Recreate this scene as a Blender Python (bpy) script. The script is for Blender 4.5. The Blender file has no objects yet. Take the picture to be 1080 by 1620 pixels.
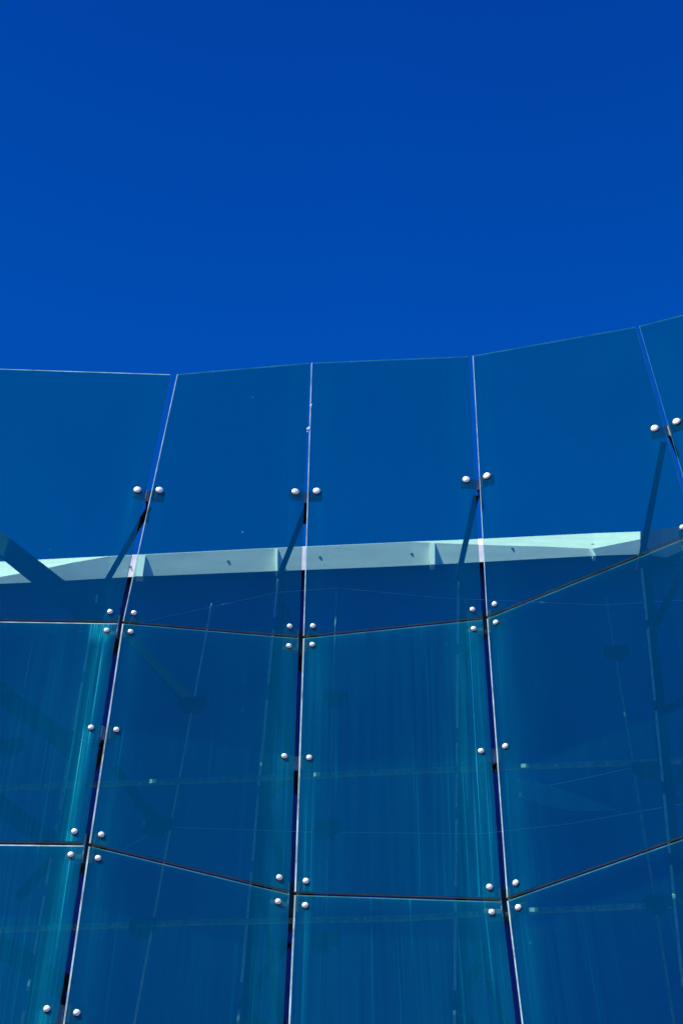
import bpy, bmesh, math, random
from mathutils import Vector, Matrix
random.seed(7)
S = bpy.context.scene
R = math.radians

# ---------------------------------------------------------------- camera
CAMZ = 1.6; PITCH = 47.0
cam = bpy.data.cameras.new('camera'); camo = bpy.data.objects.new('camera', cam)
S.collection.objects.link(camo); S.camera = camo
cam.sensor_fit = 'VERTICAL'; cam.sensor_height = 36; cam.lens = 50
cam.clip_start = .05; cam.clip_end = 3000
camo.location = (0, 0, CAMZ); camo.rotation_euler = (R(90+PITCH), 0, 0)

# ---------------------------------------------------------------- world and sun
SUN = Vector((-.62, -.62, .95)).normalized()          # towards the sun: high, left, behind the viewer
el = math.asin(SUN.z); az = math.atan2(SUN.x, SUN.y)
W = bpy.data.worlds.new("World"); S.world = W; W.use_nodes = True
wn = W.node_tree; bg = wn.nodes['Background']
sky = wn.nodes.new('ShaderNodeTexSky'); sky.sky_type = 'NISHITA'; sky.sun_disc = False
sky.sun_elevation = el; sky.sun_rotation = az
sky.air_density = 1.0; sky.dust_density = .0; sky.ozone_density = 4.0; sky.altitude = 1500
mx = wn.nodes.new('ShaderNodeMix'); mx.data_type = 'RGBA'; mx.blend_type = 'MULTIPLY'
mx.inputs[0].default_value = 1.0; mx.inputs[7].default_value = (.004, .50, 1.42, 1)
# the blue deepens with height
wtc = wn.nodes.new('ShaderNodeTexCoord'); wsp = wn.nodes.new('ShaderNodeSeparateXYZ'); wn.links.new(wtc.outputs['Generated'], wsp.inputs[0])
wmr = wn.nodes.new('ShaderNodeMapRange'); wmr.inputs[1].default_value = .80; wmr.inputs[2].default_value = .94
wn.links.new(wsp.outputs[2], wmr.inputs[0])
wcm = wn.nodes.new('ShaderNodeMix'); wcm.data_type = 'RGBA'; wcm.inputs[6].default_value = (1, 1, 1, 1); wcm.inputs[7].default_value = (1, .66, .79, 1)
wn.links.new(wmr.outputs[0], wcm.inputs[0])
mx2 = wn.nodes.new('ShaderNodeMix'); mx2.data_type = 'RGBA'; mx2.blend_type = 'MULTIPLY'; mx2.inputs[0].default_value = 1
wn.links.new(sky.outputs[0], mx.inputs[6]); wn.links.new(mx.outputs[2], mx2.inputs[6]); wn.links.new(wcm.outputs[2], mx2.inputs[7])
wmx = wn.nodes.new('ShaderNodeMapRange'); wmx.inputs[1].default_value = -.28; wmx.inputs[2].default_value = .02
wmx.inputs[3].default_value = .87; wmx.inputs[4].default_value = 1.0; wn.links.new(wsp.outputs[0], wmx.inputs[0])
wvs = wn.nodes.new('ShaderNodeVectorMath'); wvs.operation = 'SCALE'
wn.links.new(mx2.outputs[2], wvs.inputs[0]); wn.links.new(wmx.outputs[0], wvs.inputs['Scale']); wn.links.new(wvs.outputs[0], bg.inputs[0])
bg.inputs[1].default_value = .079
ld = bpy.data.lights.new('sun', 'SUN'); ld.energy = 5.0; ld.angle = R(.5); ld.color = (1, .96, .9)
lo = bpy.data.objects.new('sun', ld); S.collection.objects.link(lo)
lo.rotation_euler = SUN.to_track_quat('Z', 'Y').to_euler()
S.view_settings.view_transform = 'Standard'; S.view_settings.look = 'None'
S.view_settings.gamma = 1; S.view_settings.exposure = 1.0
try:
    S.cycles.transparent_max_bounces = 24; S.cycles.max_bounces = 10
except Exception: pass

# ---------------------------------------------------------------- helpers
F = 2250.0
_cp, _sp = math.cos(R(PITCH)), math.sin(R(PITCH))
def at(px, py, y):
    "point on the vertical plane Y=y that the photo shows at this pixel"
    a = (px-540)/F; b = (810-py)/F
    d = Vector((a, _cp-b*_sp, _sp+b*_cp)); d *= y/d.y
    return Vector((d.x, d.y, d.z+CAMZ))

def tag(o, label=None, cat=None, group=None, kind=None):
    if label: o['label'] = label
    if cat: o['category'] = cat
    if group: o['group'] = group
    if kind: o['kind'] = kind
    return o
def thing(name, loc, label, cat, group=None, kind=None):
    o = bpy.data.objects.new(name, None); S.collection.objects.link(o); o.location = loc
    o.empty_display_size = .1
    return tag(o, label, cat, group, kind)
def link_mesh(name, me, mats, parent=None, mat4=None):
    for m in (mats if isinstance(mats, (list, tuple)) else [mats]):
        if m.name not in me.materials: me.materials.append(m)
    o = bpy.data.objects.new(name, me); S.collection.objects.link(o)
    if parent: o.parent = parent
    if mat4 is not None: o.matrix_local = mat4
    return o
def bm_obj(name, bm, mat, parent=None, smooth=False, base=None):
    "bm is in world coordinates; made local to the parent's location"
    org = parent.location if parent else (base or Vector())
    bmesh.ops.translate(bm, verts=bm.verts, vec=-Vector(org))
    bmesh.ops.recalc_face_normals(bm, faces=bm.faces)
    me = bpy.data.meshes.new(name); bm.to_mesh(me); bm.free()
    if smooth:
        for p in me.polygons: p.use_smooth = True
    o = link_mesh(name, me, mat, parent)
    if not parent: o.location = org
    return o
def beam(bm, a, b, w, t, side=Vector((1, 0, 0)), bev=.003):
    "rectangular bar from a to b, w wide along `side`, t deep"
    a, b = Vector(a), Vector(b); z = (b-a).normalized()
    x = (side - z*side.dot(z)).normalized(); y = z.cross(x)
    vs = []
    for p in (a, b):
        for sx, sy in ((-1, -1), (1, -1), (1, 1), (-1, 1)):
            vs.append(bm.verts.new(p + x*sx*w/2 + y*sy*t/2))
    fs = [(0, 1, 2, 3), (7, 6, 5, 4)] + [(i, 4+i, 4+(i+1) % 4, (i+1) % 4) for i in range(4)]
    new = [bm.faces.new([vs[i] for i in f]) for f in fs]
    if bev: bmesh.ops.bevel(bm, geom=list({e for f in new for e in f.edges}), offset=bev, segments=1, affect='EDGES')
def tube(bm, pts, r, n=10):
    pts = [Vector(p) for p in pts]; rings = []
    for i, p in enumerate(pts):
        d = (pts[min(i+1, len(pts)-1)] - pts[max(i-1, 0)]).normalized()
        x = d.orthogonal().normalized() if not rings else (xo - d*xo.dot(d)).normalized()
        xo = x; y = d.cross(x)
        rings.append([bm.verts.new(p + (x*math.cos(2*math.pi*k/n) + y*math.sin(2*math.pi*k/n))*r) for k in range(n)])
    for A, B in zip(rings, rings[1:]):
        for k in range(n): bm.faces.new((A[k], A[(k+1) % n], B[(k+1) % n], B[k]))
    bm.faces.new(rings[0][::-1]); bm.faces.new(rings[-1])

# ---------------------------------------------------------------- materials
def principled(name, col, rough=.5, metal=0., noise=None, bump=0., spec=.5):
    m = bpy.data.materials.new(name); m.use_nodes = True
    n = m.node_tree; p = n.nodes['Principled BSDF']
    p.inputs['Base Color'].default_value = (*col, 1); p.inputs['Roughness'].default_value = rough
    p.inputs['Metallic'].default_value = metal; p.inputs['Specular IOR Level'].default_value = spec
    if noise:
        sc, amt, stretch = noise
        tc = n.nodes.new('ShaderNodeTexCoord'); mp = n.nodes.new('ShaderNodeMapping'); mp.inputs['Scale'].default_value = stretch
        nz = n.nodes.new('ShaderNodeTexNoise'); nz.inputs['Scale'].default_value = sc; nz.inputs['Detail'].default_value = 6
        rp = n.nodes.new('ShaderNodeValToRGB')
        rp.color_ramp.elements[0].position = .3; rp.color_ramp.elements[1].position = .7
        rp.color_ramp.elements[0].color = (*[c*(1-amt) for c in col], 1)
        rp.color_ramp.elements[1].color = (*[min(1, c*(1+amt)) for c in col], 1)
        n.links.new(tc.outputs['Object'], mp.inputs[0]); n.links.new(mp.outputs[0], nz.inputs['Vector'])
        n.links.new(nz.outputs[0], rp.inputs[0]); n.links.new(rp.outputs[0], p.inputs['Base Color'])
        if bump:
            b = n.nodes.new('ShaderNodeBump'); b.inputs['Strength'].default_value = bump; b.inputs['Distance'].default_value = .01
            n.links.new(nz.outputs[0], b.inputs['Height']); n.links.new(b.outputs[0], p.inputs['Normal'])
    return m

M = {}
M['white_metal'] = principled('white_coated_metal', (.88, .86, .80), .42, 0, (2.2, .09, (1, 1, 5)), .05)
M['joint_plate'] = principled('joint_plate_metal', (.86, .87, .86), .35)
M['black'] = principled('black_flashing', (.008, .008, .009), .5)
M['wall'] = principled('navy_render', (.020, .060, .30), .9, 0, (1.2, .18, (1, 1, .35)), .05, .1)
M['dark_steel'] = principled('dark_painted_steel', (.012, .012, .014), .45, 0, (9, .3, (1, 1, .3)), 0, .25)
M['dim_steel'] = principled('dim_dark_steel', (.035, .04, .04), 1, 0, (9, .3, (1, 1, .3)), 0, .0)  # dim colour for right clamp plates and the reflected bracket marks
M['brace_lit'] = principled('lit_brace', (.012, .055, .065), 1, 0, (4, .3, (1, 1, 1)), 0, .0)  # lighter copy of the brace colour, painted in where less sun falls
M['end_shade'] = principled('painted_end_shade', (.015, .05, .12), .8)  # shade at the right end of the roof edge, put into the colour
M['spine'] = principled('grey_cast_steel', (.40, .40, .40), .5, .2, (30, .25, (1, 1, 1)))
M['brown_steel'] = principled('weathered_steel', (.05, .040, .034), .6, .3, (14, .4, (1, 1, .3)))
M['lit_line'] = principled('lit_line_colour', (.80, .84, .84), .5, .0, (22, .25, (1, 1, 1)))  # bright colour for sunlit mast edges and reflection lines
M['plate'] = principled('stainless_plate', (.26, .27, .27), .6, .0, (40, .15, (1, 1, 6)))
M['bolt'] = principled('polished_bolt', (1.0, .93, .86), .40, .55, (60, .10, (1, 1, 1)))
M['gasket'] = principled('black_gasket', (.01, .01, .01), .7)
M['brace'] = principled('dark_brace', (.006, .022, .028), 1, 0, (4, .3, (1, 1, 1)), 0, .0)
M['rivet'] = principled('rivet', (.03, .03, .032), .5, .3)
M['lip'] = principled('bright_steel_lip', (.85, .85, .87), .4, .2)
M['reflection_blue'] = principled('painted_reflection', (.08, .33, .60), .5, 0, (3, .1, (1, 1, 1)))  # colour of a roof edge reflection built as a sheet
M['ground'] = principled('paving', (.045, .045, .05), .9, 0, (.6, .25, (1, 1, 1)), .1)
M['sealant'] = principled('brown_edge_sealant', (.30, .21, .17), .8)
M['spot'] = principled('dried_dropping', (.75, .78, .78), .8)

def glass_material():
    m = bpy.data.materials.new('blue_tinted_glass'); m.use_nodes = True
    n = m.node_tree; N = n.nodes; L = n.links
    for x in list(N): N.remove(x)
    out = N.new('ShaderNodeOutputMaterial')
    def math_(op, a, b=None, c=None, clamp=False):
        x = N.new('ShaderNodeMath'); x.operation = op; x.use_clamp = clamp
        for i, v in enumerate((a, b, c)):
            if v is None: continue
            if isinstance(v, (int, float)): x.inputs[i].default_value = v
            else: L.new(v, x.inputs[i])
        return x.outputs[0]
    uv = N.new('ShaderNodeUVMap'); uv.uv_map = 'metres'
    oi = N.new('ShaderNodeObjectInfo')
    run = N.new('ShaderNodeAttribute'); run.attribute_name = 'run'          # water runs below bolts and joints
    film = N.new('ShaderNodeAttribute'); film.attribute_name = 'film'       # even dusty film
    off = N.new('ShaderNodeCombineXYZ'); L.new(math_('MULTIPLY', oi.outputs['Random'], 37.), off.inputs[0])
    add = N.new('ShaderNodeVectorMath'); add.operation = 'ADD'; L.new(uv.outputs[0], add.inputs[0]); L.new(off.outputs[0], add.inputs[1])
    def noise(scale, sx, sy, detail=4, dist=0):
        mp = N.new('ShaderNodeMapping'); mp.inputs['Scale'].default_value = (sx, sy, 1); L.new(add.outputs[0], mp.inputs[0])
        z = N.new('ShaderNodeTexNoise'); z.inputs['Scale'].default_value = scale; z.inputs['Detail'].default_value = detail
        z.inputs['Distortion'].default_value = dist
        L.new(mp.outputs[0], z.inputs['Vector']); return z.outputs[0]
    def ramp(v, a, b):
        r = N.new('ShaderNodeMapRange'); r.inputs[1].default_value = a; r.inputs[2].default_value = b
        L.new(v, r.inputs[0]); return r.outputs[0]
    fine = ramp(noise(1, 130, .6, 5, .2), .42, .70)
    hair = ramp(noise(1, 75, .33, 2, .3), .62, .70)
    wide = ramp(noise(1, 9, .5, 3), .30, .75)
    blotch = ramp(noise(1.1, 1, .6, 4), .3, .75)
    grime = ramp(noise(38, 1, 1, 6), .4, .8)
    streak = math_('ADD', math_('MULTIPLY', fine, .40), math_('ADD', math_('MULTIPLY', hair, .75), math_('MULTIPLY', wide, .26)))
    a = math_('MULTIPLY', run.outputs['Fac'], streak)
    # rare specks of dirt
    vo = N.new('ShaderNodeTexVoronoi'); vo.inputs['Scale'].default_value = 6.0
    wob = N.new('ShaderNodeVectorMath'); wob.operation = 'ADD'; L.new(add.outputs[0], wob.inputs[0])
    nn = N.new('ShaderNodeTexNoise'); nn.inputs['Scale'].default_value = 90; L.new(add.outputs[0], nn.inputs['Vector'])
    sc = N.new('ShaderNodeVectorMath'); sc.operation = 'SCALE'; sc.inputs['Scale'].default_value = .018; L.new(nn.outputs['Color'], sc.inputs[0])
    L.new(sc.outputs[0], wob.inputs[1]); L.new(wob.outputs[0], vo.inputs['Vector'])
    sep = N.new('ShaderNodeSeparateColor'); L.new(vo.outputs['Color'], sep.inputs[0])
    spot = math_('MULTIPLY', ramp(vo.outputs['Distance'], .055, .030), math_('GREATER_THAN', sep.outputs[0], .82))
    spot = math_('MULTIPLY', spot, sep.outputs[1])
    dirt = math_('ADD', a, math_('MULTIPLY', film.outputs['Fac'], math_('ADD', .75, math_('MULTIPLY', blotch, .5))))
    dirt = math_('ADD', dirt, math_('MULTIPLY', math_('MULTIPLY', a, grime), .25))
    dirt = math_('ADD', dirt, math_('MULTIPLY', spot, .30))
    dirt = math_('MINIMUM', dirt, .85)
    tr = N.new('ShaderNodeBsdfTransparent'); tr.inputs[0].default_value = (.29, .52, .40, 1)
    gl = N.new('ShaderNodeBsdfGlossy'); gl.inputs['Roughness'].default_value = 0.0; gl.inputs[0].default_value = (.9, 1, 1, 1)
    fr = N.new('ShaderNodeFresnel'); fr.inputs[0].default_value = 1.62
    rf = math_('MULTIPLY', fr.outputs[0], 2.1, clamp=True)
    m1 = N.new('ShaderNodeMixShader'); L.new(rf, m1.inputs[0]); L.new(tr.outputs[0], m1.inputs[1]); L.new(gl.outputs[0], m1.inputs[2])
    di = N.new('ShaderNodeBsdfDiffuse'); di.inputs['Roughness'].default_value = 0
    cr = N.new('ShaderNodeValToRGB')
    cr.color_ramp.elements[0].position = .10; cr.color_ramp.elements[0].color = (.0, .31, .39, 1)
    cr.color_ramp.elements[1].position = 1.0; cr.color_ramp.elements[1].color = (.40, .70, .72, 1)
    ce = cr.color_ramp.elements.new(.5); ce.color = (.01, .42, .50, 1)
    L.new(dirt, cr.inputs[0]); L.new(cr.outputs[0], di.inputs[0])
    m2 = N.new('ShaderNodeMixShader'); L.new(dirt, m2.inputs[0]); L.new(m1.outputs[0], m2.inputs[1]); L.new(di.outputs[0], m2.inputs[2])
    L.new(m2.outputs[0], out.inputs[0])
    return m
def edge_material(name, col, k):
    m = bpy.data.materials.new(name); m.use_nodes = True; n = m.node_tree
    for x in list(n.nodes): n.nodes.remove(x)
    out = n.nodes.new('ShaderNodeOutputMaterial'); d = n.nodes.new('ShaderNodeBsdfDiffuse'); d.inputs[0].default_value = (*col, 1)
    t = n.nodes.new('ShaderNodeBsdfTransparent'); t.inputs[0].default_value = (.25, .55, .55, 1)
    g = n.nodes.new('ShaderNodeBsdfTranslucent'); g.inputs[0].default_value = (*col, 1)
    a = n.nodes.new('ShaderNodeMixShader'); a.inputs[0].default_value = .35
    b = n.nodes.new('ShaderNodeMixShader'); b.inputs[0].default_value = k
    L = n.links; L.new(d.outputs[0], a.inputs[1]); L.new(g.outputs[0], a.inputs[2])
    tc = n.nodes.new('ShaderNodeTexCoord'); nz = n.nodes.new('ShaderNodeTexNoise'); nz.inputs['Scale'].default_value = 5; nz.inputs['Detail'].default_value = 8
    nz.inputs['Roughness'].default_value = .7; mr = n.nodes.new('ShaderNodeMapRange'); mr.inputs[1].default_value = .35; mr.inputs[2].default_value = .62
    mr.inputs[3].default_value = k*.35; mr.inputs[4].default_value = k
    L.new(tc.outputs['Object'], nz.inputs['Vector']); L.new(nz.outputs[0], mr.inputs[0]); L.new(mr.outputs[0], b.inputs[0])
    L.new(t.outputs[0], b.inputs[1]); L.new(a.outputs[0], b.inputs[2]); L.new(b.outputs[0], out.inputs[0])
    return m
def clear_material():
    m = bpy.data.materials.new('clear_back_face'); m.use_nodes = True; n = m.node_tree
    for x in list(n.nodes): n.nodes.remove(x)
    out = n.nodes.new('ShaderNodeOutputMaterial'); t = n.nodes.new('ShaderNodeBsdfTransparent'); n.links.new(t.outputs[0], out.inputs[0])
    return m
GLASS = glass_material()
EDGE = edge_material('lit_glass_edge', (.42, .62, .66), .85)  # lit and dim copies of one glass edge, sunlight put into the colour
EDGE_DIM = edge_material('dim_glass_edge', (.10, .36, .38), .8)
CLEAR = clear_material()

# ---------------------------------------------------------------- setting: ground, building body
def sheet(name, pts, mat, kind=None):
    bm = bmesh.new(); bm.faces.new([bm.verts.new(p) for p in pts]); return tag(bm_obj(name, bm, mat), kind=kind)
g = 1500
sheet('ground', [(-g, -g, 0), (g, -g, 0), (g, g, 0), (-g, g, 0)], M['ground'], 'structure')

# the building behind: a wall leaning back under the roof edge
building = thing('building', (0, 13, 0), 'dark navy building with a leaning wall under the pale roof edge, behind all the glass', 'building')
bm = bmesh.new()
zt = 0.0
prof = [(11.12, at(540, 915, 11.12).z + .10), (16.8, 3.5), (16.8, 0)]
XL, XR = -14, 16
def roofline(x):            # roof edge climbs gently to the right like in the photo
    return .0
ztopL = at(0, 924, 11.12); ztopR = at(1080, 872, 11.12)
slope = (ztopR.z-ztopL.z)/(ztopR.x-ztopL.x)
rows = []
for k in range(31):
    x = XL + (XR-XL)*k/30
    zz = ztopL.z + slope*(x-ztopL.x) + .10
    rows.append([bm.verts.new((x, 11.12, zz)), bm.verts.new((x, 16.8, 3.5)), bm.verts.new((x, 16.8, -.2)),
                 bm.verts.new((x, 24, -.2)), bm.verts.new((x, 24, zz)), ])
for A, B in zip(rows, rows[1:]):
    for j in range(5): bm.faces.new((A[j], A[(j+1) % 5], B[(j+1) % 5], B[j]))
bm.faces.new(rows[0]); bm.faces.new(rows[-1][::-1])
bm_obj('wall', bm, M['wall'], building)

# roof edge: folded white metal coping, lower face undercut, upper face tilted to the sky
roof = thing('roof_edge', at(540, 905, 10.8), 'long pale metal roof edge with folded bright upper faces, seen through the glass', 'roof edge')
def lerp_poly(P, x):
    for (x0, y0), (x1, y1) in zip(P, P[1:]):
        if x <= x1: return y0 + (y1-y0)*(x-x0)/(x1-x0)
    return P[-1][1]
top = [(-420, 905), (0, 888.5), (60, 885.5), (190, 879), (420, 867.5), (650, 857), (750, 853), (860, 847.5), (940, 843.5), (1012, 841)]
bot = [(-420, 940), (0, 923.5), (60, 921), (220, 912), (420, 904), (600, 897), (700, 892.5), (780, 888), (860, 883.5), (935, 879.5), (985, 877.5), (1012, 877)]
cre = [(-420, 985), (-200, 930), (0, 913), (60, 902), (115, 890), (172, 880.3), (420, 867.9), (650, 857.4), (700, 859.5), (780, 862.5), (860, 864.5), (933, 868), (937, 868), (1012, 853)]
xs = sorted(set([x for P in (top, cre, bot) for x, _ in P] + list(range(-400, 1012, 20))))
bm = bmesh.new(); cols = []
for x in xs:
    t, b = lerp_poly(top, x), lerp_poly(bot, x); c = min(max(lerp_poly(cre, x), t+.3), b-1.0)
    h = (c-t)/(b-t)
    yt, yc, yb = 10.90+.26*h, 10.90-.015*h, 10.90-.015*h+.098*(1-h)
    pts = [at(x, t, yt)+Vector((0, .35, .004)), at(x, t, yt), at(x, c, yc), at(x, b, yb)]
    cols.append([bm.verts.new(p) for p in pts])
for A, B in zip(cols, cols[1:]):
    for j in range(3): bm.faces.new((A[j], A[j+1], B[j+1], B[j]))
o = bm_obj('coping', bm, M['white_metal'], roof)
# end piece of the roof edge, its shade put into a dark navy colour
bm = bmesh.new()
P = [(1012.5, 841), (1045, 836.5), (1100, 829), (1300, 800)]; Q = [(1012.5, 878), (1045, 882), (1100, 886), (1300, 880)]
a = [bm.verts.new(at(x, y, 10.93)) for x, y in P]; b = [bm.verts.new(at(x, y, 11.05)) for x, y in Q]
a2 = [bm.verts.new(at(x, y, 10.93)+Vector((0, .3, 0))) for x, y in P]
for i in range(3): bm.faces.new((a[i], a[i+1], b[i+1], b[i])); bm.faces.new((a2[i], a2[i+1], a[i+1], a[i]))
tag(bm_obj('shaded_end', bm, M['end_shade'], roof), 'shaded end of the roof edge at the right, painted dark')
# black drip strip below
bm = bmesh.new(); xs2 = list(range(-420, 1320, 30)); u = []; l = []
botx = bot + [(1045, 882), (1100, 884), (1320, 874)]
for x in xs2:
    y0 = lerp_poly(botx, x); u.append(bm.verts.new(at(x, y0-.4, 11.03))); l.append(bm.verts.new(at(x, y0+17, 11.30)))
back = [bm.verts.new(v.co+Vector((0, .2, 0))) for v in l]
for i in range(len(xs2)-1):
    bm.faces.new((u[i], u[i+1], l[i+1], l[i])); bm.faces.new((l[i], l[i+1], back[i+1], back[i]))
bm_obj('drip_strip', bm, M['black'], roof)
# joint plates over the sheet joints
for x, w in ((225, 11), (-90, 9), (437, 4), (684, 7), (934, 4.5)):
    bm = bmesh.new()
    t = max(lerp_poly(top, x), lerp_poly(cre, x)-1 if x > 600 or x < 0 else 0); b = lerp_poly(bot, x)
    h = (lerp_poly(cre, x)-lerp_poly(top, x))/(b-lerp_poly(top, x)); h = max(h, 0)
    ya = 10.90-.015*h-.006; yb = ya+.0
    tilt = 6 if x > 900 else (-5 if x == 225 else 0)
    q = [at(x-w/2, t+.8, ya), at(x+w/2, t+.8, ya), at(x+w/2+tilt, b-.3, yb), at(x-w/2+tilt, b-.3, yb)]
    v = [bm.verts.new(p) for p in q]; f = bm.faces.new(v)
    e = bmesh.ops.extrude_face_region(bm, geom=[f]); bmesh.ops.translate(bm, verts=[k for k in e['geom'] if isinstance(k, bmesh.types.BMVert)], vec=(0, .08, 0))
    bm_obj('joint_plate', bm, M['joint_plate'], roof)
for x, y in ((42, 903), (206.5, 896), (361, 887.5), (506, 881), (651, 876), (810, 867.5), (937, 861.5), (100, 917)):
    t, b = lerp_poly(top, x), lerp_poly(bot, x); c = min(max(lerp_poly(cre, x), t+.3), b-1.0); h = (c-t)/(b-t)
    yc = 10.90-.015*h; yb = yc+.098*(1-h)
    yy = yc+(yb-yc)*(y-c)/(b-c) if y > c else 10.9+.26*h+(yc-10.9-.26*h)*(y-t)/(c-t)
    bm = bmesh.new(); p = at(x, y, yy-.001); tube(bm, [p+Vector((0, .02, 0)), p, p+Vector((0, -.002, 0))], .015)
    bm_obj('rivet', bm, M['rivet'], roof)

# ---------------------------------------------------------------- the glass wall: nodes of the folded net (metres, eye-level origin)
X = [[(-3.631, 8.273, 10.904), (-1.607, 8.34, 10.883), (-.305, 8.472, 11.243), (1.261, 8.387, 11.237), (2.739, 7.738, 10.826), (3.884, 7.192, 10.61)],
     [(-3.461, 8.63, 7.965), (-1.828, 8.681, 7.976), (-.339, 8.89, 7.996), (1.198, 8.786, 8.116), (2.865, 7.957, 8.293), (4.191, 7.27, 8.389)],
     [(-3.343, 8.654, 5.829), (-1.829, 8.707, 5.844), (-.353, 8.934, 5.582), (1.146, 8.847, 5.472), (2.921, 7.963, 5.653), (4.273, 7.257, 5.753)],
     [(-3.143, 8.604, 3.697), (-1.804, 8.653, 3.718), (-.384, 8.876, 3.434), (1.187, 8.787, 3.186), (2.958, 7.906, 3.397), (4.319, 7.195, 3.591)]]
X = [[Vector(p)+Vector((0, 0, CAMZ)) for p in r] for r in X]
def proj_y(p):
    d = p-Vector((0, 0, CAMZ)); z = d.y*_cp+d.z*_sp; v = -d.y*_sp+d.z*_cp
    return 810-F*v/z
def frac(i, j, py):          # where along joint i, row j, the photo row py falls
    lo_, hi_ = 0., 1.
    for _ in range(40):
        m_ = (lo_+hi_)/2
        if proj_y(X[j][i].lerp(X[j+1][i], m_)) < py: lo_ = m_
        else: hi_ = m_
    return lo_
MID = {0: {0: .42, 1: frac(1, 0, 776), 2: frac(2, 0, 778.5), 3: frac(3, 0, 758), 4: frac(4, 0, 673), 5: .42},
       1: {0: .5, 1: frac(1, 1, 1152), 2: frac(2, 1, 1200), 3: frac(3, 1, 1188), 4: .5, 5: .5},
       2: {0: .5, 1: frac(1, 2, 1597), 2: .5, 3: .5, 4: .5, 5: .5}}
GAP = {0: [.03, .035, .035, .035], 1: [.064, .040, .036, .036], 2: [.016, .036, .033, .034], 3: [.044, .036, .036, .036], 4: [.034, .036, .036, .036], 5: [.036]*4}
INS = .098

def bolt_mesh():
    bm = bmesh.new(); n = 24
    prof = [(.0, .0215), (.008, .0210), (.016, .0190), (.023, .0150), (.0275, .0105), (.029, .006), (.029, .0)]
    rings = []
    for r, z in prof:
        if r == 0: rings.append([bm.verts.new((0, 0, z))]); continue
        rings.append([bm.verts.new((r*math.cos(2*math.pi*k/n), r*math.sin(2*math.pi*k/n), z)) for k in range(n)])
    for k in range(n): bm.faces.new((rings[0][0], rings[1][k], rings[1][(k+1) % n]))
    for A, B in zip(rings[1:], rings[2:]):
        for k in range(n): bm.faces.new((A[k], B[k], B[(k+1) % n], A[(k+1) % n]))
    bm.faces.new(rings[-1][::-1])
    me = bpy.data.meshes.new('bolt'); bm.to_mesh(me); bm.free()
    for p in me.polygons: p.use_smooth = True
    me.materials.append(M['bolt']); return me
def washer_mesh():
    bm = bmesh.new(); n = 24
    prof = [(.030, .0045), (.034, .0045), (.035, .0), (.029, 0)]
    rings = [[bm.verts.new((r*math.cos(2*math.pi*k/n), r*math.sin(2*math.pi*k/n), z)) for k in range(n)] for r, z in prof]
    for i in range(4):
        A, B = rings[i], rings[(i+1) % 4]
        for k in range(n): bm.faces.new((A[k], B[k], B[(k+1) % n], A[(k+1) % n]))
    me = bpy.data.meshes.new('washer'); bm.to_mesh(me); bm.free(); me.materials.append(M['gasket']); return me
BOLT, WASHER = bolt_mesh(), washer_mesh()

# dirt of every pane: (left edge, right edge, streaks over the pane, runs below bolts, film)
DIRT = {(0, 0): (0, .03, .0, .24, .040), (0, 1): (.015, .03, .004, .15, .036), (0, 2): (.02, .03, .004, .15, .030), (0, 3): (.02, 0, .004, .15, .026), (0, 4): (.01, 0, 0, .16, .030),
        (1, 0): (0, .38, .012, .5, .034), (1, 1): (.05, .09, .004, .16, .034), (1, 2): (.08, .20, .075, .16, .020), (1, 3): (.07, .03, .008, .12, .016), (1, 4): (0, 0, .02, .1, .02),
        (2, 0): (0, .17, .025, .45, .046), (2, 1): (.03, .10, .008, .14, .027), (2, 2): (.06, .13, .045, .22, .022), (2, 3): (.07, .02, .008, .10, .010), (2, 4): (0, 0, .02, .1, .02)}
RAILV = {(1, 1): .50, (1, 2): .53, (1, 3): .60, (2, 1): .22, (2, 2): .13, (2, 3): .10, (2, 0): .27}   # height of the drip line on each pane
ROWN = ['top', 'middle', 'bottom']
LAB = {(0, 0): 'wide glass panel at the left of the top row with a white top edge',
       (0, 1): 'narrowest glass panel of the top row, right of the widest gap, below a clear sky',
       (0, 2): '',
       (0, 3): 'top row glass panel with slanting lower edge, bright end of roof edge behind it',
       (0, 4): 'narrow sliver of glass panel at the far right of the top row',
       (1, 0): 'middle row glass panel at left with bright chalky water streaks down its side',
       (1, 1): 'middle row glass panel right of the chalky streaked one, bottom edge sloping down right',
       (1, 2): 'middle row glass panel covered in fine vertical drip lines, in the centre of the wall',
       (1, 3): 'large dark clean glass panel in the middle row, its upper edge climbing steeply right',
       (1, 4): 'middle row glass panel beyond the far right vertical joint, under the far right sliver',
       (2, 0): 'teal hazy glass panel in the bottom left corner of the picture',
       (2, 1): 'bottom row glass panel second from left, top edge sloping down right, thin reflection line behind',
       (2, 2): 'bottom row glass panel in the centre with nearly level top edge',
       (2, 3): 'bottom row glass panel at right, with faint drips below the rail behind it',
       (2, 4): 'bottom row glass panel beyond the far right vertical joint'}
LAB[(0, 3)] = 'top row glass panel with the bright end of the pale roof edge behind it'
LAB[(0, 2)] = 'top row glass panel in the centre with white splatters on its left edge'
PN = {}
def quad(P, u, v):           # u left->right, v top->bottom; P = A,B,C,D clockwise from top left
    return (P[0].lerp(P[1], u)).lerp(P[3].lerp(P[2], u), v)
def inset(P, l, r, t, b):
    "shrink quad by metres at each side; l and r may be (top, bottom) pairs"
    A, B, C, D = P
    def pr(x): return x if isinstance(x, tuple) else (x, x)
    l, r = pr(l), pr(r)
    A1 = A + (B-A).normalized()*l[0]; B1 = B - (B-A).normalized()*r[0]
    D1 = D + (C-D).normalized()*l[1]; C1 = C - (C-D).normalized()*r[1]
    A2 = A1+(D1-A1).normalized()*t; D2 = D1-(D1-A1).normalized()*b
    B2 = B1+(C1-B1).normalized()*t; C2 = C1-(C1-B1).normalized()*b
    return [A2, B2, C2, D2]

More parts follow.
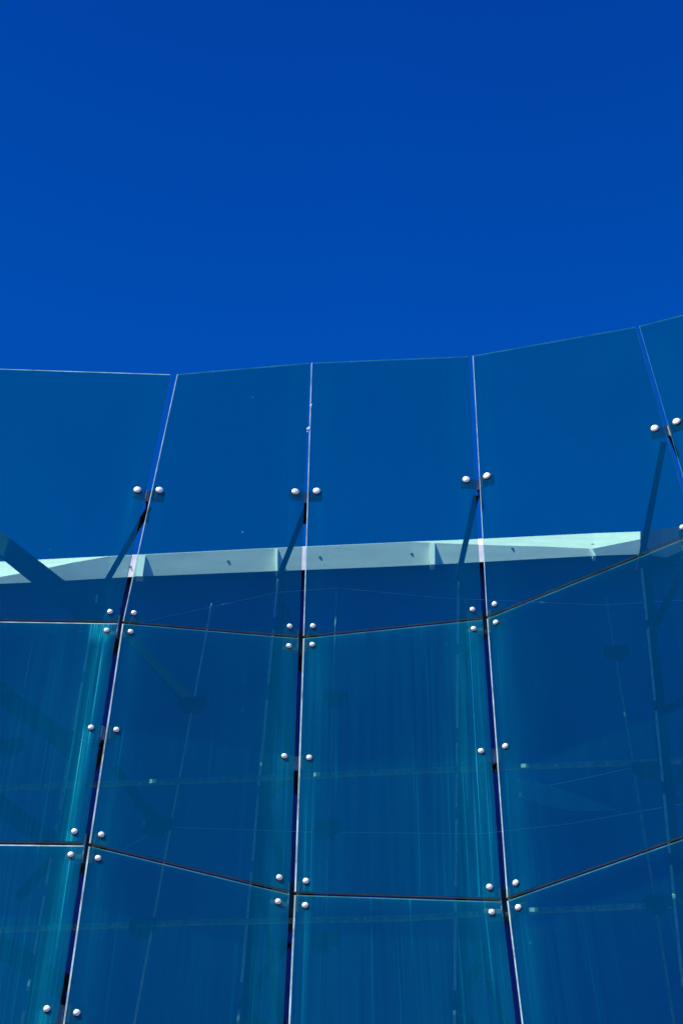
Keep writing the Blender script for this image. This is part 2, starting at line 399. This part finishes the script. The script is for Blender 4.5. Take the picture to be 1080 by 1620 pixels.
for j in range(3):
    for i in range(5):
        P0 = [X[j][i], X[j][i+1], X[j+1][i+1], X[j+1][i]]
        gt = 0. if j == 0 else .012
        P = inset(P0, (GAP[i][j]/2, GAP[i][j+1]/2), (GAP[i+1][j]/2, GAP[i+1][j+1]/2), gt, .012)
        nrm = (P[3]-P[0]).cross(P[1]-P[0]).normalized()
        if nrm.y > 0: nrm = -nrm
        PN[(j, i)] = nrm
        bl, br, bt, bb = ((.0115 if j else .0085) if i != 4 else .004), .0035, (.0115 if (j, i) == (0, 0) else .006), .005
        if j and i == 0: bt = .012
        if i == 4: bl = .0045
        I = inset(P, bl, br, bt, bb)
        root = thing('glass_panel', (P[3]+P[2])/2, LAB[(j, i)], 'glass panel', 'glass panels of the folded glass wall')
        org = root.location
        wid = (P[1]-P[0]).length; hei = (P[3]-P[0]).length
        # bolts (u,v in fractions)
        bl_list = []
        for side, jt in ((0, i), (1, i+1)):
            m = MID[j][jt]
            vs_ = [m] if j == 0 else [INS/hei, m]
            vs_.append(1-INS/((X[j+1][jt]-X[j][jt]).length))
            for v in vs_:
                u_ = INS/((1-v)*(P0[1]-P0[0]).length+v*(P0[2]-P0[3]).length)
                bl_list.append((u_ if side == 0 else 1-u_, v))
        eL, eR, al, rn, film = DIRT[(j, i)]
        NU, NV = 72, 60
        me = bpy.data.meshes.new('pane'); V = []; FA = []; MI = []; run = []; fl = []; UV = []
        rnd = random.Random(100*j+i)
        for b in range(NV+1):
            for a in range(NU+1):
                u, v = a/NU, b/NV; p = quad(I, u, v); V.append(p-org)
                um, vm = u*wid, v*hei; wr = wid-um
                wob = .02*math.sin(vm*2.3+i)+.012*math.sin(vm*5.1+j)
                e = eL*math.exp(-((um-.10-wob)/.11)**2) + .4*eL*math.exp(-((um-.30)/.15)**2)
                e += eR*(math.exp(-((wr-(.085 if i == 0 else .13)-.07*v*(i == 0)-wob*.6)/(.062+.05*(i != 0)))**2) + .30*math.exp(-((wr-.45)/.30)**2))
                e *= .55+.45*min(1, .2+vm*2) * math.exp(-vm*.28)
                if j == 0: e *= 1.0
                e += al*(.5+.5*math.exp(-vm*.6))
                if j > 0: e += .16*math.exp(-vm/.05)*(1 if i in (0, 2) else .5)
                for (bu, bv) in bl_list:
                    dv = (v-bv)*hei
                    if dv > -.01:
                        k = (1 if bu > .5 else .8)
                        e += rn*k*math.exp(-((um-bu*wid)/(.035+.02*min(dv, 1)))**2)*math.exp(-dv/(.55 if j else .38))*min(1, (dv+.01)/.04)
                if (j, i) == (1, 0) and vm < .22: e += .7*math.exp(-((wr-.13)/.085)**6)*math.exp(-(vm/.19)**6)
                rv = RAILV.get((j, i))
                if rv is not None and v > rv: e += .055*math.exp(-(v-rv)*hei/.55)*min(1, (v-rv)/.015)
                run.append(max(0, e)); UV.append((um, -vm))
                ff = film + (.030*math.exp(-((wr-.10)/.16)**2)*(1 if i < 3 else .4) + .022*math.exp(-((um-.10)/.10)**2))*((j > 0)*1. + (j == 0)*.25)
                fl.append(ff + ((.016 if i in (1, 2) else .010) if j else .002))
        nf = len(V)
        for b in range(NV):
            for a in range(NU):
                q = b*(NU+1)+a; FA.append((q, q+NU+1, q+NU+2, q+1)); MI.append(0)
        d1, d2 = nrm*-.005, nrm*-.019
        V += [p+d1-org for p in P] + [p+d2-org for p in P]
        run += [0]*8; fl += [0]*8; UV += [(0, 0)]*8
        c = [0, NU, (NU+1)*(NV+1)-1, (NU+1)*NV]
        bmat = [1 if (j > 0 or i == 0) else 2, 2, 2, 1]          # top, right, bottom, left bevels
        if j and i != 0: bmat[0] = 2
        for k in range(4):
            k2 = (k+1) % 4
            FA.append((c[k], c[k2], nf+k2, nf+k)); MI.append(bmat[k] if not (i == 4 and k == 3) else 2)
            FA.append((nf+k, nf+k2, nf+4+k2, nf+4+k)); MI.append((2, 2, 4, 1)[k])
        FA.append((nf+4, nf+5, nf+6, nf+7)); MI.append(3)
        me.from_pydata([tuple(v) for v in V], [], FA)
        for mm in (GLASS, EDGE, EDGE_DIM, CLEAR, M['sealant']): me.materials.append(mm)
        me.polygons.foreach_set('material_index', MI)
        at1 = me.attributes.new('run', 'FLOAT', 'POINT'); at1.data.foreach_set('value', run)
        at2 = me.attributes.new('film', 'FLOAT', 'POINT'); at2.data.foreach_set('value', fl)
        uvl = me.uv_layers.new(name='metres')
        for lp in me.loops: uvl.data[lp.index].uv = UV[lp.vertex_index]
        me.update()
        o = bpy.data.objects.new('pane', me); S.collection.objects.link(o); o.parent = root
        xa = (P[1]-P[0]).normalized(); ya = nrm.cross(xa); xa = ya.cross(nrm)
        rot = Matrix((xa, ya, nrm)).transposed().to_4x4()
        for (bu, bv) in bl_list:
            p = quad(P0, bu, bv)
            spin = Matrix.Rotation(rnd.uniform(0, 6.28), 4, 'Z') @ Matrix.Rotation(rnd.uniform(-.05, .05), 4, 'X')
            bo = bpy.data.objects.new('bolt', BOLT); S.collection.objects.link(bo); bo.parent = root
            bo.matrix_local = Matrix.Translation(p-org+nrm*.004) @ rot @ Matrix.Diagonal((1.12, 1.12, .8, 1) if (j == 0 and bv < .9) else (.76, .76, .85, 1)) @ spin
            wa = bpy.data.objects.new('washer', WASHER); S.collection.objects.link(wa); wa.parent = bo
            wa.matrix_local = Matrix.Translation((0, 0, -.0035))

# ---------------------------------------------------------------- clamp brackets behind every joint
ORD = ['', 'first', 'second', 'third', 'fourth']
def bracket(i, j, fr, tall, where, lips):
    c = X[j][i].lerp(X[j+1][i], fr) if j < 3 else X[3][i]
    nl = PN[(min(j, 2), i-1)]; nr = PN[(min(j, 2), i)]
    up = (X[max(min(j, 2), 0)][i]-X[min(j, 2)+1][i]).normalized()
    back = -(nl+nr).normalized()
    root = thing('clamp_bracket', c+back*.05, 'steel clamp bracket %s the %s vertical joint from the left' % (where, ORD[i]), 'bracket', 'clamp brackets behind the vertical joints')
    for s, nn in ((-1, nl), (1, nr)):
        xdir = up.cross(nn).normalized()*(1 if up.cross(nn).x > 0 else -1)*s
        bm = bmesh.new(); w = .135
        ctr = c + xdir*(w/2+.012) - nn*.052
        beam(bm, ctr-up*tall/2, ctr+up*tall/2, w, .010, side=xdir, bev=.004)
        bm_obj('clamp_plate', bm, M['plate'] if s < 0 else M['dim_steel'], root)  # same plate on both sides: left painted lit, right painted dim
        if lips and s == -1:
            for off in ((.022,) if lips == 1 else (.022, .150)):
                bm = bmesh.new(); q = c + xdir*off - nn*.040
                beam(bm, q-up*tall*.42, q+up*tall*.42, .010, .014, side=xdir, bev=.002)
                bm_obj('lip', bm, M['lip'], root)
    bm = bmesh.new(); q = c+back*.075
    beam(bm, q-up*tall*.5, q+up*tall*.5, .05, .03, side=Vector((1, 0, 0)), bev=.003)
    bm_obj('spine', bm, M['spine'] if tall < .2 else M['brown_steel'], root)
    bm = bmesh.new(); beam(bm, q-up*.03, q-up*.03+back*.22-up*.06, .03, .09, side=Vector((1, 0, 0)))
    bm_obj('stub_arm', bm, M['dark_steel'], root)
    return c
NODES = {}
for i in range(1, 5):
    L_ = []
    L_.append(bracket(i, 0, MID[0][i]+.004, .12, 'high on the top row, on', 1 if i in (1,) else 0))
    L_.append(bracket(i, 1, .0, .26, 'at the upper horizontal joint on', 1 if i < 3 else 0))
    L_.append(bracket(i, 1, MID[1][i], .13, 'halfway down the middle row on', 2 if i == 1 else 0))
    L_.append(bracket(i, 2, .0, .26, 'at the lower horizontal joint on', 1))
    L_.append(bracket(i, 2, MID[2][i], .13, 'halfway down the bottom row on', 0))
    L_.append(X[3][i])
    NODES[i] = L_

# ---------------------------------------------------------------- masts with zigzag arms behind each vertical joint
MAST = {1: (9.28, [(157, 945), (131, 1085), (119, 1180), (97, 1310), (76, 1420), (45, 1600), (8, 1800)]),
        2: (9.45, [(440, 922), (430, 1000), (422, 1110), (408, 1265), (398, 1380), (380, 1600), (362, 1800)]),
        3: (9.40, [(724, 925), (722, 1040), (721, 1180), (722, 1300), (721, 1430), (718, 1600), (716, 1800)]),
        4: (8.62, [(1012, 905), (1022, 1000), (1034, 1130), (1043, 1262), (1053, 1370), (1075, 1590), (1098, 1800)])}
for i, (yy, pl) in MAST.items():
    pts = [at(x, y, yy) for x, y in pl]
    root = thing('truss_mast', pts[-1], 'dark steel mast with zigzag arms behind the %s vertical joint from the left' % ORD[i], 'mast', 'truss masts behind the glass')
    a, b = pts[0], pts[-1]
    # mast is straight: its line through the first and last points, with bright strips added as its sunlit edge
    bm = bmesh.new(); beam(bm, a+Vector((.045, 0, 0)), b+Vector((.045, 0, 0)), .07, .13); bm_obj('post', bm, M['dark_steel'], root)
    rnd = random.Random(i)
    for p, q in zip(pts, pts[1:]):
        pa = a.lerp(b, (a.z-p.z)/(a.z-b.z)); pb = a.lerp(b, (a.z-q.z)/(a.z-b.z))
        bm = bmesh.new(); beam(bm, pa.lerp(pb, .04)+Vector((.0, -.075, 0)), pa.lerp(pb, .92-.1*rnd.random())+Vector((.0, -.075, 0)), .019, .012, bev=.002)
        bm_obj('lit_edge', bm, M['lit_line'], root)
    L_ = NODES[i]
    def mp(k): p = pts[k]; return a.lerp(b, (a.z-p.z)/(a.z-b.z))+Vector((.045, 0, 0))
    links = [(0, 0, .05), (0, 1, .04), (1, 1, .06), (2, 2, .06), (3, 2, .05), (3, 3, .06), (4, 3, .05), (5, 4, .06), (4, 4, .05), (6, 5, .05)]
    for mk, nk, w in links:
        p = mp(mk) - Vector((.06 if mk == 0 else 0, 0, 0)); q = L_[nk]+Vector((0, .16, -.03))
        bm = bmesh.new(); beam(bm, q, p, w, .035); bm_obj('arm', bm, M['dark_steel'], root)

# wide diagonal braces between masts on the left
def brace(a, b, wpx, y0, y1, label, mat='brace'):
    pa, pb = at(*a, y0), at(*b, y1); root = thing('diagonal_brace', pb, label, 'brace', 'diagonal braces behind the glass')
    bm = bmesh.new(); d = (pb-pa).normalized(); side = d.cross(Vector((0, 1, 0)))
    w = wpx/F*(pa-Vector((0, 0, CAMZ))).length
    beam(bm, pa, pb, w, .05, side=side); bm_obj('bar', bm, M[mat], root)
    bm = bmesh.new(); beam(bm, pb-d*.16, pb+d*.03, w*1.12, .075, side=side); bm_obj('end_plate', bm, M[mat], root)
brace((-170, 726), (150, 978), 30, 8.95, 9.0, 'broad teal brace crossing the left end of the pale roof edge', 'brace_lit')
brace((-150, 985), (118, 1184), 28, 8.95, 9.0, 'broad brace ending at the mast behind the chalky streaked panel', 'brace_lit')
brace((-150, 1165), (98, 1345), 26, 8.95, 9.0, 'faint brace ending just above the lower left horizontal joint', 'brace_lit')
brace((-150, 1400), (100, 1560), 28, 8.95, 9.0, 'dark brace low in the bottom left corner panel')
brace((30, 1420), (100, 1340), 12, 9.4, 9.5, 'short dark strut rising right in the bottom left corner panel')
brace((205, 1010), (298, 1108), 14, 9.9, 10.1, 'thin dark brace from the first vertical joint to the reflected bracket mark')
brace((180, 1215), (248, 1300), 14, 9.9, 10.1, 'thin dark brace above the lower bracket mark of the slanting reflection line')
brace((775, 1490), (722, 1590), 14, 9.4, 9.6, 'thin dark strut rising right at the foot of the centre bottom panel')
brace((455, 1490), (385, 1590), 12, 9.4, 9.7, 'thin dark strut rising right in the second bottom panel')

# reflection lines built as thin rods with clamps; inner glass lines as wires; rails
M['rail'] = principled('dull_teal_rail', (.24, .38, .36), .6, 0, (18, .35, (1, 1, 1)))
def rod(a, b, y, clamps, r, label, mat='rail'):
    pa, pb = at(*a, y), at(*b, y); root = thing('reflection_line', pb, label, 'rod', 'reflection lines built as thin rods')
    bm = bmesh.new(); tube(bm, [pa, pa.lerp(pb, .5), pb], r, 8); bm_obj('rod', bm, M[mat], root, True)
    for (cx, cy, cw) in clamps:
        bm = bmesh.new(); c = at(cx, cy, y-.02); w = cw/F*(c-Vector((0, 0, CAMZ))).length
        beam(bm, c-Vector((w/2, 0, 0)), c+Vector((w/2, 0, .015)), .09, .07, side=Vector((0, 0, 1)), bev=.012)
        beam(bm, c-Vector((w*.3, 0, .055)), c+Vector((w*.25, 0, -.05)), .06, .09, side=Vector((0, 0, 1)), bev=.012)
        bm_obj('clamp', bm, M['dim_steel'], root)  # reflections of the bolt brackets, built as dark clamps
rod((52, 1018), (-18, 1400), 9.08, [(20, 1180, 36)], .006, 'thin pale reflection line behind the chalky streaked panel at the far left')
rod((335, 955), (209, 1640), 9.08, [(303, 1113, 42), (250, 1306, 44), (226, 1465, 40)], .0085, 'thin bright slanting reflection line with three dark bracket marks, left of centre', 'lit_line')
rod((532, 930), (509, 1650), 9.08, [(530, 1104, 40), (517, 1309, 46), (513, 1489, 46)], .005, 'thin upright reflection line with three dark bracket marks behind the central panels')
rod((958, 945), (1072, 1660), 9.08, [(974, 1032, 38), (1022, 1216, 44), (1042, 1428, 44)], .009, 'thick pale slanting reflection line with bracket marks behind the large dark panel')

def cable(pts, y, r, label, mat='lit_line'):
    P = [at(px, py, y) for px, py in pts]; mid = P[len(P)//2]
    bm = bmesh.new(); tube(bm, P, r, 6); o = bm_obj('faint_line', bm, M[mat], base=mid, smooth=True)
    tag(o, label, 'cable', 'thin lines behind the glass')
cable([(120, 1000), (220, 985), (440, 937), (532, 930), (700, 946), (950, 957), (1100, 948)], 9.16, .0022, 'very thin line of an inner glass edge peaking behind the centre, just under the pale roof edge')  # wire built for the edge line of an inner glass layer
cable([(200, 1340), (260, 1308), (480, 1316), (760, 1319), (900, 1303), (1100, 1268)], 9.16, .0022, 'very thin line of an inner glass edge crossing above the lower horizontal joints')  # wire built for a joint line of the inner glass layer
cable([(820, 1252), (900, 1236), (1020, 1210), (1100, 1200)], 9.16, .003, 'thin line rising right behind the large dark panel')

def rail(pts, y, h, label):
    y = 9.07
    root = thing('horizontal_rail', at(*pts[len(pts)//2], y), label, 'rail', 'horizontal rails behind the glass')
    bm = bmesh.new()
    for a, b in zip(pts, pts[1:]): beam(bm, at(*a, y), at(*b, y), h, .03, side=Vector((0, 0, 1)), bev=.002)
    bm_obj('bar', bm, M['rail'], root)
    bm = bmesh.new(); k = 0
    rnd = random.Random(int(pts[0][1]))
    for a, b in zip(pts, pts[1:]):
        for _ in range(3):
            t = rnd.random(); p = at(a[0]+(b[0]-a[0])*t, a[1]+(b[1]-a[1])*t, y-.017)
            tube(bm, [p, p+Vector((0, -.01, 0))], .007, 6)
    bm_obj('screw_heads', bm, M['lip'], root)
rail([(-80, 1249), (150, 1241), (420, 1231), (600, 1222), (780, 1215), (960, 1208), (1120, 1202)], 9.5, .040, 'upper horizontal rail behind the middle row of glass')
rail([(-80, 1474), (130, 1466), (320, 1459), (640, 1453), (800, 1443), (1000, 1434), (1120, 1430)], 9.5, .036, 'lower horizontal rail behind the bottom row of glass')

# reflection of the pale roof edge, built as a sheet behind the large panel
root = thing('reflection_wedge', at(800, 1245, 9.0), 'pale blue tapering wedge, a reflection of the roof edge built low behind the large dark panel', 'reflection')
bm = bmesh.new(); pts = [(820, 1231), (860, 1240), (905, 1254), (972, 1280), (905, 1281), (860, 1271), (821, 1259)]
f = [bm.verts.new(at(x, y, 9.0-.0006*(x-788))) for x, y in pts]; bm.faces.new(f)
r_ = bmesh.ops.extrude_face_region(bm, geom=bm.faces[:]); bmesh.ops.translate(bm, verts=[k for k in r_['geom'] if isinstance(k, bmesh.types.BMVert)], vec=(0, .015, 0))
bm_obj('sheet', bm, M['reflection_blue'], root)

# bird droppings stuck to the glass edge at the second joint
for k, (x, y, s) in enumerate(((492, 642, 3.4), (487, 679, 5.0), (400, 629, 1.6), (384, 842, 2.2), (190, 676, 1.4))):
    p = at(x, y, 8.42); nrm = PN[(0, 2 if x > 480 else (1 if x > 300 else 0))]; j0 = X[0][2] if x > 300 else X[0][1]
    d = p-Vector((0, 0, CAMZ)); t = (j0-Vector((0, 0, CAMZ))).dot(nrm)/d.dot(nrm); p = Vector((0, 0, CAMZ))+d*t
    rnd = random.Random(k); bm = bmesh.new(); sz = s/165
    ux = nrm.cross(Vector((0, 0, 1))).normalized(); uy = ux.cross(nrm)
    for q in range(7 if s > 3 else 2):
        c = p + ux*rnd.uniform(-.35, .35)*sz + uy*rnd.uniform(-1, 1)*sz
        r0 = sz*rnd.uniform(.12, .3)
        ring = [bm.verts.new(c + (ux*math.cos(a_)*.8+uy*math.sin(a_)*1.3)*r0*rnd.uniform(.7, 1.2)+nrm*.001) for a_ in [2*math.pi*z/9 for z in range(9)]]
        tip = bm.verts.new(c+nrm*.005)
        for z in range(9): bm.faces.new((ring[z], ring[(z+1) % 9], tip))
    o = bm_obj('dropping', bm, M['spot'], base=p)
    tag(o, ['small white splatter on the second vertical joint, nearer the top edge', 'larger white splatter on the second vertical joint, lower of the two',
            'tiny pale speck high on the narrowest top row panel', 'tiny pale speck just above the roof edge on the narrowest top row panel', 'tiny pale speck on the wide left panel of the top row'][k], 'dried splatter', 'white splatters on the glass')
